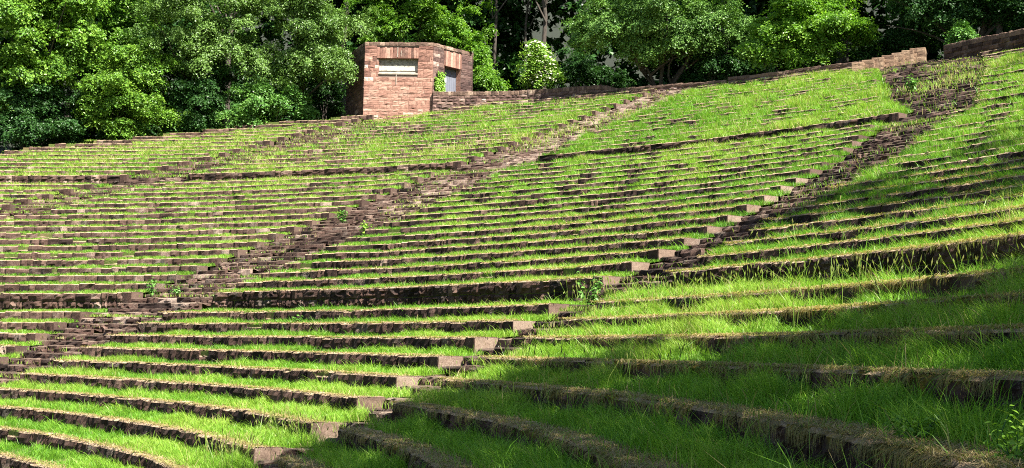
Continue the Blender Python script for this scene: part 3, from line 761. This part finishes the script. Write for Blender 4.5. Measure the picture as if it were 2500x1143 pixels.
# the wood behind reads as one dark mass
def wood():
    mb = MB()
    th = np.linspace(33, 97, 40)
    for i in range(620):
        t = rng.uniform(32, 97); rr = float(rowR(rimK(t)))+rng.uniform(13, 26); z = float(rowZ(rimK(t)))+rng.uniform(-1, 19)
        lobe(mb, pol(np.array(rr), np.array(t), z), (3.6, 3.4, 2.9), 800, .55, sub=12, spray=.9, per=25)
    tag(mb.build('forest', G_shade), 'dark wood closing off the view behind the forest edge', 'wood', kind='stuff')
wood()

# ------------------------------------------------------------------ the tree off to the right whose shade lies on the near terraces
EL, AZ = R_(50), R_(-50)
SUN = np.array([math.cos(EL)*math.cos(AZ), math.cos(EL)*math.sin(AZ), math.sin(EL)])
def inpoly(x, y, P):
    c = np.zeros(len(x), bool)
    for (x0, y0), (x1, y1) in zip(P, P[1:]+P[:1]):
        c ^= ((y0 > y) != (y1 > y)) & (x < (x1-x0)*(y-y0)/(y1-y0+1e-12)+x0)
    return c
def shade_tree(label, base, poly, zg, t0, t1, n, dens=.0, size=.2, edge=.9):
    root = empty('broadleaf_tree', base); tag(root, label, 'tree', 'tall trees on the right-hand slope'); b0 = np.asarray(base, float)
    P = np.asarray(poly); lo, hi = P.min(0)-1, P.max(0)+1
    q = lo+(hi-lo)*rng.random((n*4, 2))
    w = np.stack([vnoise(q[:, 0], q[:, 1], 1.3, 4)-.5, vnoise(q[:, 0], q[:, 1], 1.3, 6)-.5], 1)*edge*2.2
    ok = inpoly(q[:, 0]+w[:, 0], q[:, 1]+w[:, 1], [tuple(p) for p in poly]) & (vnoise(q[:, 0], q[:, 1], .9, 8) > dens)
    q = q[ok][:n]; m = len(q)
    t = rng.uniform(t0, t1, m); c = np.c_[q, np.interp(q[:, 1], [0, 40], zg)]+SUN*t[:, None]-b0
    per = 22; nn = np.array([.2, -.2, 1])+rng.normal(0, .3, (m, 3)); PP = c[:, None]+rng.normal(0, .34, (m, per, 3))*np.array([1, 1, .5])
    cm = MB(); add_leaves(cm, PP.reshape(-1, 3), np.repeat(nn, per, 0)+rng.normal(0, .4, (m*per, 3)), np.full(m*per, size)); cm.build('crown', G_mid, root)
    tm = MB(); top = c.mean(0); sp0 = limb((0, 0, -.5), top*np.array([.7, .7, .9]), 0, 7, .2); tube(tm, sp0, .42, .16, 9)
    for j in range(9):
        e = c[rng.integers(m)]; tube(tm, limb(sp0[3+j % 4], e, .4, 5, .25), .13, .025, 5)
    tm.build('trunk', M_bark, root)
shade_tree('large tree on the right slope, its crown shading the near right terraces', (14.5, -3.0, 1.5),
    [(-4.6, 19.9), (-2.6, 21.4), (-.4, 22.0), (1.0, 21.0), (2.8, 19.0), (4.0, 17.4), (5.1, 16.6), (7.2, 15.5), (14, 14), (14, -5), (-6, -6), (-6, 12)], (-3.2, -1), 15, 21, 5600, .20, .22)
shade_tree('tree on the right slope beyond the frame, shading the upper right rows', (27., 14., 7.),
    [(7.2, 33.2), (8.4, 34.6), (10.5, 33.2), (12.6, 35.2), (15.5, 36), (17, 30), (12, 23.5), (9.6, 23.5), (9.6, 27.5), (8.2, 31)], (1., 4.5), 15, 20, 560, .52, .22, 1.5)
shade_tree('tree on the right slope beyond the frame, shading the grass below the right wall', (37., 34., 12.),
    [(20.6, 55), (22.5, 57.5), (26, 57), (27, 52), (22, 52)], (11., 11.), 14, 18, 90, .3, .22, .8)

# ------------------------------------------------------------------ hut
FL, FR, BR_, BL_ = (-10.1, 85.4), (-5.5, 85.2), (-2.93, 88.0), (-11.8, 89.6)
ZB, ZT = 13.1, 18.66
hut = empty('stone_hut', (-7.5, 87, ZB)); hb = np.array([-7.5, 87, ZB]); tag(hut, 'small flat-topped pink sandstone hut on the rim with a grey door', 'hut')
def local(f): return lambda s, z, o: f(s, z, o)-hb
def backing(mapf, Ln, holes, z0=ZB, z1=ZT, o=-.015, mat=M_mortar):
    mb = MB(); xs = sorted({0, Ln, *[h for hh in holes for h in hh[:2]]}); zs = sorted({z0, z1, *[h for hh in holes for h in hh[2:]]})
    for a, b in zip(xs[:-1], xs[1:]):
        for c, d in zip(zs[:-1], zs[1:]):
            if any(h[0]-.01 <= a and b <= h[1]+.01 and h[2]-.01 <= c and d <= h[3]+.01 for h in holes): continue
            mb.add(mapf(np.array([a, b, b, a]), np.array([c, c, d, d]), np.full(4, o)), [[0, 1, 2, 3]], tint=.5, moss=0)
    return mb
def front_tint(s, z):
    f = (z-14)/4.6                                            # lower courses are cleaner pink stone, upper ones weathered
    t = rng.normal(.66-.26*np.clip(f, 0, 1), .12)
    if s < .95 and rng.random() < .16: t = rng.uniform(.85, 1.02)
    if rng.random() < .008: t = 1.0
    if rng.random() < .08: t -= .22
    return t
fm, fl_ = planemap(FL, FR); rm, rl_ = planemap(FR, BR_); lm_, ll_ = planemap(BL_, FL); bm_, bl_ = planemap(BR_, BL_)
N1, N2 = (.95, 3.58, 16.49, 17.58), (1.04, 2.6, 14.6, 17.3)
l1, l2 = (.82, 3.62, 17.58, 18.34), (.98, 2.68, 17.3, 18.36)
def wall(mapf, Ln, holes, tintf, mat, lo=.22, hi=.75):
    mb = MB(); masonry(mb, local(mapf), Ln, lambda s: ZB, ZT-.24, (.17, .34), lo, hi, holes, 3, 3, tintf, .012, .013, .007)
    o = mb.build('wall', [mat, mat], hut); w = backing(local(mapf), Ln, holes, o=-.03, z1=ZT-.1); w.build('mortar', M_mortar, o); return o
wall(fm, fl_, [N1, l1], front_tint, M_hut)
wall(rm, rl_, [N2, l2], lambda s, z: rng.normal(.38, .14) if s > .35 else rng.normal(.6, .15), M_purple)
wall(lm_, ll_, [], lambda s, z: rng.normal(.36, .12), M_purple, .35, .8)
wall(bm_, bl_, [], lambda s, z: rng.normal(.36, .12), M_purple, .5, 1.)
# coping course round the top and the flat roof slab
mb = MB()
for mf, ln in ((fm, fl_), (rm, rl_), (lm_, ll_), (bm_, bl_)):
    cs = cuts(ln, .25, .5)
    for a, b in zip(cs[:-1], cs[1:]): block(mb, local(mf), a+.006, b-.006, ZT-.235, ZT+rng.normal(0, .012), .03, 3, 3, .45, np.clip(rng.normal(.45, .2), 0, 1), 0, .012, .015, False)
mb.build('coping', [M_cope, M_cope], hut)
mb = MB(); mb.add(np.array([[*FL, ZT-.1], [*FR, ZT-.1], [*BR_, ZT-.1], [*BL_, ZT-.1]])-hb, [[0, 1, 2, 3]], tint=.4, moss=0); mb.build('roof', M_cope, hut)
# lintels: upright stones
for mf, (a, b, c, d), mt in ((fm, l1, M_hut), (rm, l2, M_hut)):
    mb = MB(); cs = cuts(b-a, .13, .24)
    for x, y in zip(cs[:-1], cs[1:]):
        block(mb, local(mf), a+x+.005, a+y-.005, c, d-rng.uniform(0, .06), rng.uniform(.01, .04), 2, 4, 0, np.clip(rng.normal(.38, .24), 0, .85), 0, .012, .015, False)
    mb.add(local(mf)(np.array([a, b, b, a]), np.full(4, c-.002), np.array([.03, .03, -.45, -.45])), [[0, 1, 2, 3]], tint=.3, moss=0)
    mb.build('lintel', [mt, mt], hut)
# niche on the front: reveals, weathered panel in two bands, the upper painted as lintel shadow, sloping sill
a, b, c, d = N1; mb = MB(); f = local(fm)
for s in (a, b): mb.add(f(np.full(4, s), np.array([c, c, d, d]), np.array([.0, -.34, -.34, .0])), [[0, 1, 2, 3]], tint=.55, moss=0)
mb.build('reveal', M_hut, hut)
mb = MB(); n = 24; xs = np.linspace(a+.002, b-.002, n); zs = np.linspace(c+.05, d-.002, 14); Xg, Zg = np.meshgrid(xs, zs)
og = np.where(Zg > c+.42, -.26, np.where(Zg > c+.22, -.23, -.29))+rng.normal(0, .008, Xg.shape)
mb.add(f(Xg.ravel(), Zg.ravel(), og.ravel()), gridq(n, 14), tint=np.where(Zg > c+.62, .25, .75).ravel()+rng.normal(0, .1, n*14), moss=0); mb.build('niche_panel', M_conc, hut)
mb = MB(); ss = np.linspace(a-.04, b+.04, 12)
for i in range(11):
    mb.add(f(np.array([ss[i], ss[i+1], ss[i+1], ss[i], ss[i], ss[i+1]]), np.array([c-.02, c-.02, c+.06, c+.06, c+.2, c+.2]), np.array([.05, .05, .045, .045, -.25, -.25])), [[0, 1, 2, 3], [3, 2, 5, 4]], tint=rng.uniform(.4, .7), moss=0)
mb.build('sill', M_sill, hut)
# door, its reveals, the notice
a, b, c, d = N2; f = local(rm)
mb = MB(); cs = np.arange(c, d+.01, .39); cs[-1] = d
for z0, z1 in zip(cs[:-1], cs[1:]):
    for s, sg in ((a, 1), (b, -1)):
        mb.add(f(np.full(4, s), np.array([z0+.006, z0+.006, z1-.006, z1-.006]), np.array([.03, -.5, -.5, .03])), [[0, 1, 2, 3]], tint=np.clip(rng.normal(.55, .2), 0, 1), moss=0)
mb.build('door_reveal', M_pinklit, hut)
mb = MB(); n = 9; xs = np.linspace(a, b, n)
for i in range(n-1):
    mb.add(f(np.array([xs[i]+.004, xs[i+1]-.004]*2)[[0, 1, 3, 2]], np.array([c, c, d, d]), np.full(4, -.44)), [[0, 1, 2, 3]])
    mb.add(f(np.array([xs[i+1]-.004, xs[i+1]+.004, xs[i+1]+.004, xs[i+1]-.004]), np.array([c, c, d, d]), np.full(4, -.452)), [[0, 1, 2, 3]])
mb.add(f(np.array([a, a+.05, a+.05, a]), np.array([c, c, d, d]), np.full(4, -.42)), [[0, 1, 2, 3]]); mb.add(f(np.array([b-.05, b, b, b-.05]), np.array([c, c, d, d]), np.full(4, -.42)), [[0, 1, 2, 3]])
door = mb.build('door', M_door, hut)
mb = MB(); za, zb = 16.25, 16.62
mb.add(f(np.array([a+.26, a+.62]*2)[[0, 1, 3, 2]], np.array([za, za, zb, zb]), np.full(4, -.425)), [[0, 1, 2, 3]]); 
mb.add(f(np.array([a+.26, a+.62]*2)[[0, 1, 3, 2]], np.array([za, za, za-.004, za-.004]), np.array([-.425, -.425, -.44, -.44])), [[0, 1, 2, 3]]); mb.build('notice', M_paper, door)
mb = MB(); mb.add(f(np.array([b-.16, b-.1]*2)[[0, 1, 3, 2]], np.array([15.7, 15.7, 15.86, 15.86]), np.full(4, -.40)), [[0, 1, 2, 3]]); mb.build('handle', M_dark, door)
# white lime runs on the front stone
mb = MB(); f = local(fm)
for s, z0, z1, w in ((2.22, 17.66, 18.3, .045), (2.16, 15.75, 16.45, .03), (2.45, 17.7, 18.1, .03)):
    zz = np.linspace(z0, z1, 8); ww = w*rng.uniform(.4, 1, 8)
    P = np.stack([f(s-ww, zz, np.full(8, .075)), f(s+ww, zz, np.full(8, .075))], 1).reshape(-1, 3); mb.add(P, gridq(2, 8), tint=.8, moss=0)
mb.build('lime_stain', M_sill, hut)
# ivy left of the door
iv = empty('ivy', (*FR, 15.2)); tag(iv, 'patch of light green ivy climbing beside the grey hut door', 'ivy'); mb = MB(); n = 420
s = rng.uniform(.12, 1.02, n); z = rng.uniform(15.0, 16.75, n); z = np.where((s < .3) & (z > 16.3), z-.6, z)
P = rm(s, z, rng.uniform(.06, .2, n))-np.array([*FR, 15.2]); nn = np.tile([.7, -.7, .6], (n, 1))+rng.normal(0, .3, (n, 3)); add_leaves(mb, P, nn, np.full(n, .15), .85); mb.build('foliage', G_lush, iv)
mb = MB()
for i in range(5): tube(mb, rm(np.full(4, .2+.18*i)+rng.normal(0, .04, 4), np.linspace(14.6, 16.4, 4), np.full(4, .05))-np.array([*FR, 15.2]), .018, .008, 5)
mb.build('stem', M_bark, iv)

# ------------------------------------------------------------------ rim walls
def rimpath(t0, t1, n, dr=0.):
    th = np.linspace(t0, t1, n); kk = rimK(th); p = pol(rowR(kk)+dr, th, rowZ(kk)); return p
def curved_wall(name, label, cat, P, ztop, courses, lo, hi, cope=.26, mats=(M_purple, M_cope), thick=.45, slope_end=0.):
    root = empty(name, P[0]); b0 = np.array(P[0]); tag(root, label, cat); f0, Ln = pathmap(P[:, :2]); f = lambda s, z, o: f0(s, z, o)-b0
    seg = np.concatenate([[0], np.cumsum(np.hypot(*np.diff(P[:, :2], axis=0).T))]); zb = lambda s: np.interp(s, seg, P[:, 2])-.35
    zt = (lambda s: np.interp(s, seg, ztop)) if not np.isscalar(ztop) else (lambda s: ztop+0*s)
    mb = MB(); lv = 0
    cs0 = 0
    nl = int(math.ceil((max(zt(q)-zb(q) for q in np.linspace(0, Ln, 20))-cope)/np.mean(courses)))
    for i in range(nl):
        h = np.mean(courses); cs = cuts(Ln, lo, hi)
        for a, b in zip(cs[:-1], cs[1:]):
            m = (a+b)/2; t_ = zt(m)-cope-i*h
            if t_ < zb(m)-.1: continue
            block(mb, f, a+.009, b-.009, t_-h+.009, t_-.009+rng.normal(0, .01), rng.uniform(-.01, .03), 3, 3, 0, np.clip(rng.normal(.50, .17), 0, 1), 0, .016, .035, False)
    mb.build('masonry', [mats[0]]*2, root)
    w = MB(); n = 40; ss = np.linspace(0, Ln, n)
    for o_ in (-.03, -thick):
        w.add(np.concatenate([f(ss, zb(ss)-.6, np.full(n, o_)), f(ss, zt(ss)-.06, np.full(n, o_))]), gridq(n, 2), tint=.4, moss=0)
    w.build('mortar', M_mortar, root)
    c = MB(); cs = cuts(Ln, .14, .24) if cope > .2 else cuts(Ln, .4, .9)
    for a, b in zip(cs[:-1], cs[1:]):
        m = (a+b)/2; block(c, f, a+.006, b-.006, zt(m)-cope, zt(m)+rng.normal(0, .012), .03, 2, 3, thick, np.clip(rng.normal(.45, .2), 0, 1), 0, .012, .015, False)
    c.build('coping', list(mats[1:])*2, root)
    return root
P = rimpath(67.6, 59.3, 24, .12); P[0, :2] = (-5.45, 84.95)
zt_ = np.full(24, 15.32); zt_[-3:] = (15.28, 15.12, 14.95)
curved_wall('low_wall', 'low purple-brown stone wall with upright coping, running right from the hut', 'wall', P, zt_, (.2, .24), .25, .6)
P = rimpath(59.2, 53.9, 14, .1); curved_wall('rim_wall', 'knee-high rim wall of single stones between the low wall and the higher coping', 'wall', P, P[:, 2]+.13, (.2, .2), .5, 1., .2)
P = rimpath(53.8, 46.9, 16, .1); curved_wall('rim_wall', 'rim wall with one raised course, leading right to the stepped tan wall', 'wall', P, P[:, 2]+.27, (.2, .2), .4, .9, .2)
P = rimpath(44.5, 35.5, 22, .35); zz = np.interp(np.linspace(0, 1, 22), [0, .45, 1], [14.35, 13.95, 13.2])
curved_wall('retaining_wall', 'rough dark stone wall with upright coping at the top right, beside the stair head', 'wall', P, zz, (.2, .24), .3, .7, mats=(M_stone, M_cope))
# stepped flank wall at the stair head
p0 = at(2094, 158, 72.0); p1 = at(2240, 141, 73.5); root = empty('stepped_wall', p0); tag(root, 'tan sandstone wall stepping up to the right at the head of the right stairway', 'wall')
zs0 = at(2094, 152, 72.0)[2]; zs1 = at(2235, 116, 73.5)[2]
for i in range(7):
    t = i/6; c = p0+(p1-p0)*t; top = zs0+(zs1-zs0)*t; mb = MB(); wv = .62 if i < 6 else .8
    dvec = np.array([.93, -.37]); a = c[:2]-dvec*wv/2; b_ = c[:2]+dvec*wv/2
    f0, Ln = planemap(a, b_); f = lambda s, z, o, f0=f0: f0(s, z, o)-p0
    nvec = np.array([-dvec[1], dvec[0]]); f1, L1 = planemap(b_, b_+np.array([.37, .93])*1.1)
    zb_ = min(p0[2], p1[2])-1.2; zc = top
    while zc > zb_:
        h = rng.uniform(.2, .28); t_ = 1.1 if zc == top else 0
        cs = cuts(Ln, .3, .5)
        for x, y in zip(cs[:-1], cs[1:]): block(mb, f, x+.005, y-.005, max(zc-h, zb_)+.006, zc, rng.uniform(0, .01), 3, 3, t_, rng.uniform(.3, .8), 0, .008, .008, False)
        cs = cuts(1.1, .35, .6)
        for x, y in zip(cs[:-1], cs[1:]): block(mb, lambda s, z, o: f1(s, z, o)-p0, x+.005, y-.005, max(zc-h, zb_)+.006, zc, rng.uniform(0, .01), 3, 3, 0, rng.uniform(.35, .9), 0, .008, .008, False)
        zc -= h
    mb.build('step_block', [M_tanrock, M_tanrock], root)

# ------------------------------------------------------------------ weeds
def weed(label, x, y, k, h, n, size, mat=G_mid, spread=.5):
    r = ray(x, y); R = float(rowR(k))+.25; a = r[0]**2+r[1]**2; b = -2*(r[0]*OX+r[1]*OY); c = OX**2+OY**2-R*R
    t = (-b+math.sqrt(b*b-4*a*c))/2/a; p = r*t; p[2] = float(rowZ(math.floor(k)))-.03
    root = empty('weed', p); tag(root, label, 'weed', 'leafy weeds among the stones'); cm = MB(); sm = MB()
    for i in range(6):
        d = rng.normal(0, 1, 2)*h*spread*.5; tip = np.array([d[0], d[1], h*rng.uniform(.7, 1.05)]); pts = limb((d[0]*.1, d[1]*.1, -.03), tip, 0, 5, .015); tube(sm, pts, .006, .003, 4)
        m = n//6; tt = rng.uniform(.15, 1, m); P = np.stack([np.interp(tt, np.linspace(0, 1, 5), pts[:, j]) for j in range(3)], 1); o = rng.normal(0, size*.6, (m, 3)); P += o
        add_leaves(cm, P, o/size+np.array([0, 0, 1.2]), np.full(m, size), .5)
    cm.build('foliage', mat, root); sm.build('stem', G_mid, root)
weed('tall leafy weed against the lower tall wall, beside the right stairway', 1438, 705, -.98, .62, 150, .11)
weed('bright upright weed at the left edge of the middle stairway, above the lower tall wall', 372, 688, 0, .55, 130, .12)
weed('wide leafy weed on the middle stairway, level with the large reddish end stone', 838, 530, 9, .3, 90, .16)
weed('yellow-green weed on the right edge of the middle stairway', 888, 552, 7, .35, 110, .14, G_lush)
weed('low weed in the middle stairway just above the lower tall wall', 432, 716, 0, .2, 60, .12)
weed('fresh ferny weed on the mossy stone edge at the lower right', 2242, 1085, -5, .20, 170, .05, G_bright, .9)
weed('broad weed among the rubble near the head of the right stairway', 2222, 208, 24, .5, 110, .2)
weed('broad dock weed on the grass below the middle of the lower tall wall', 728, 785, -2, .22, 60, .12, G_mid, 1.)
weed('leafy weed at the right bottom corner beside the mossy stones', 2478, 1110, -5, .26, 200, .045, G_lush, .7)

# ------------------------------------------------------------------ light, sky, camera
w = bpy.data.worlds.new('World'); sc.world = w; w.use_nodes = True; nt = w.node_tree; nt.nodes.clear()
sky = nt.nodes.new('ShaderNodeTexSky'); sky.sky_type = 'NISHITA'; sky.sun_disc = False; sky.sun_elevation = EL; sky.sun_rotation = math.pi/2-AZ
bg = nt.nodes.new('ShaderNodeBackground'); bg.inputs[1].default_value = .06; ow = nt.nodes.new('ShaderNodeOutputWorld')
L(nt, sky.outputs[0], bg.inputs[0]); L(nt, bg.outputs[0], ow.inputs[0])
sl = bpy.data.lights.new('sun', 'SUN'); sl.energy = 5; sl.angle = R_(.53); sl.color = (1, .95, .86); so = bpy.data.objects.new('sun', sl); col.objects.link(so)
from mathutils import Vector, Matrix
so.rotation_euler = Vector(SUN).to_track_quat('Z', 'Y').to_euler()
cam = bpy.data.cameras.new('camera'); co = bpy.data.objects.new('camera', cam); col.objects.link(co)
cam.sensor_width = 36; cam.lens = F/W0*36; cam.clip_start = .05; cam.clip_end = 3000
right = Vector((cr_, -sp*sr_, cp*sr_)); up = Vector((-sr_, -sp*cr_, cp*cr_)); fw = Vector((0, cp, sp))
m = Matrix((right, up, -fw)).transposed().to_4x4(); m.translation = Vector((0, 0, CZ)); co.matrix_world = m
sc.camera = co
vs = sc.view_settings; vs.view_transform = 'Standard'; vs.look = 'None'; vs.exposure = 2.15; vs.gamma = 1
sc.render.filter_size = 1.0; sc.cycles.pixel_filter_type = 'BLACKMAN_HARRIS'; sc.cycles.filter_width = 1.05; sc.cycles.use_denoising = False
sc.cycles.max_bounces = 6; sc.cycles.diffuse_bounces = 3; sc.cycles.transmission_bounces = 4; sc.cycles.transparent_max_bounces = 4
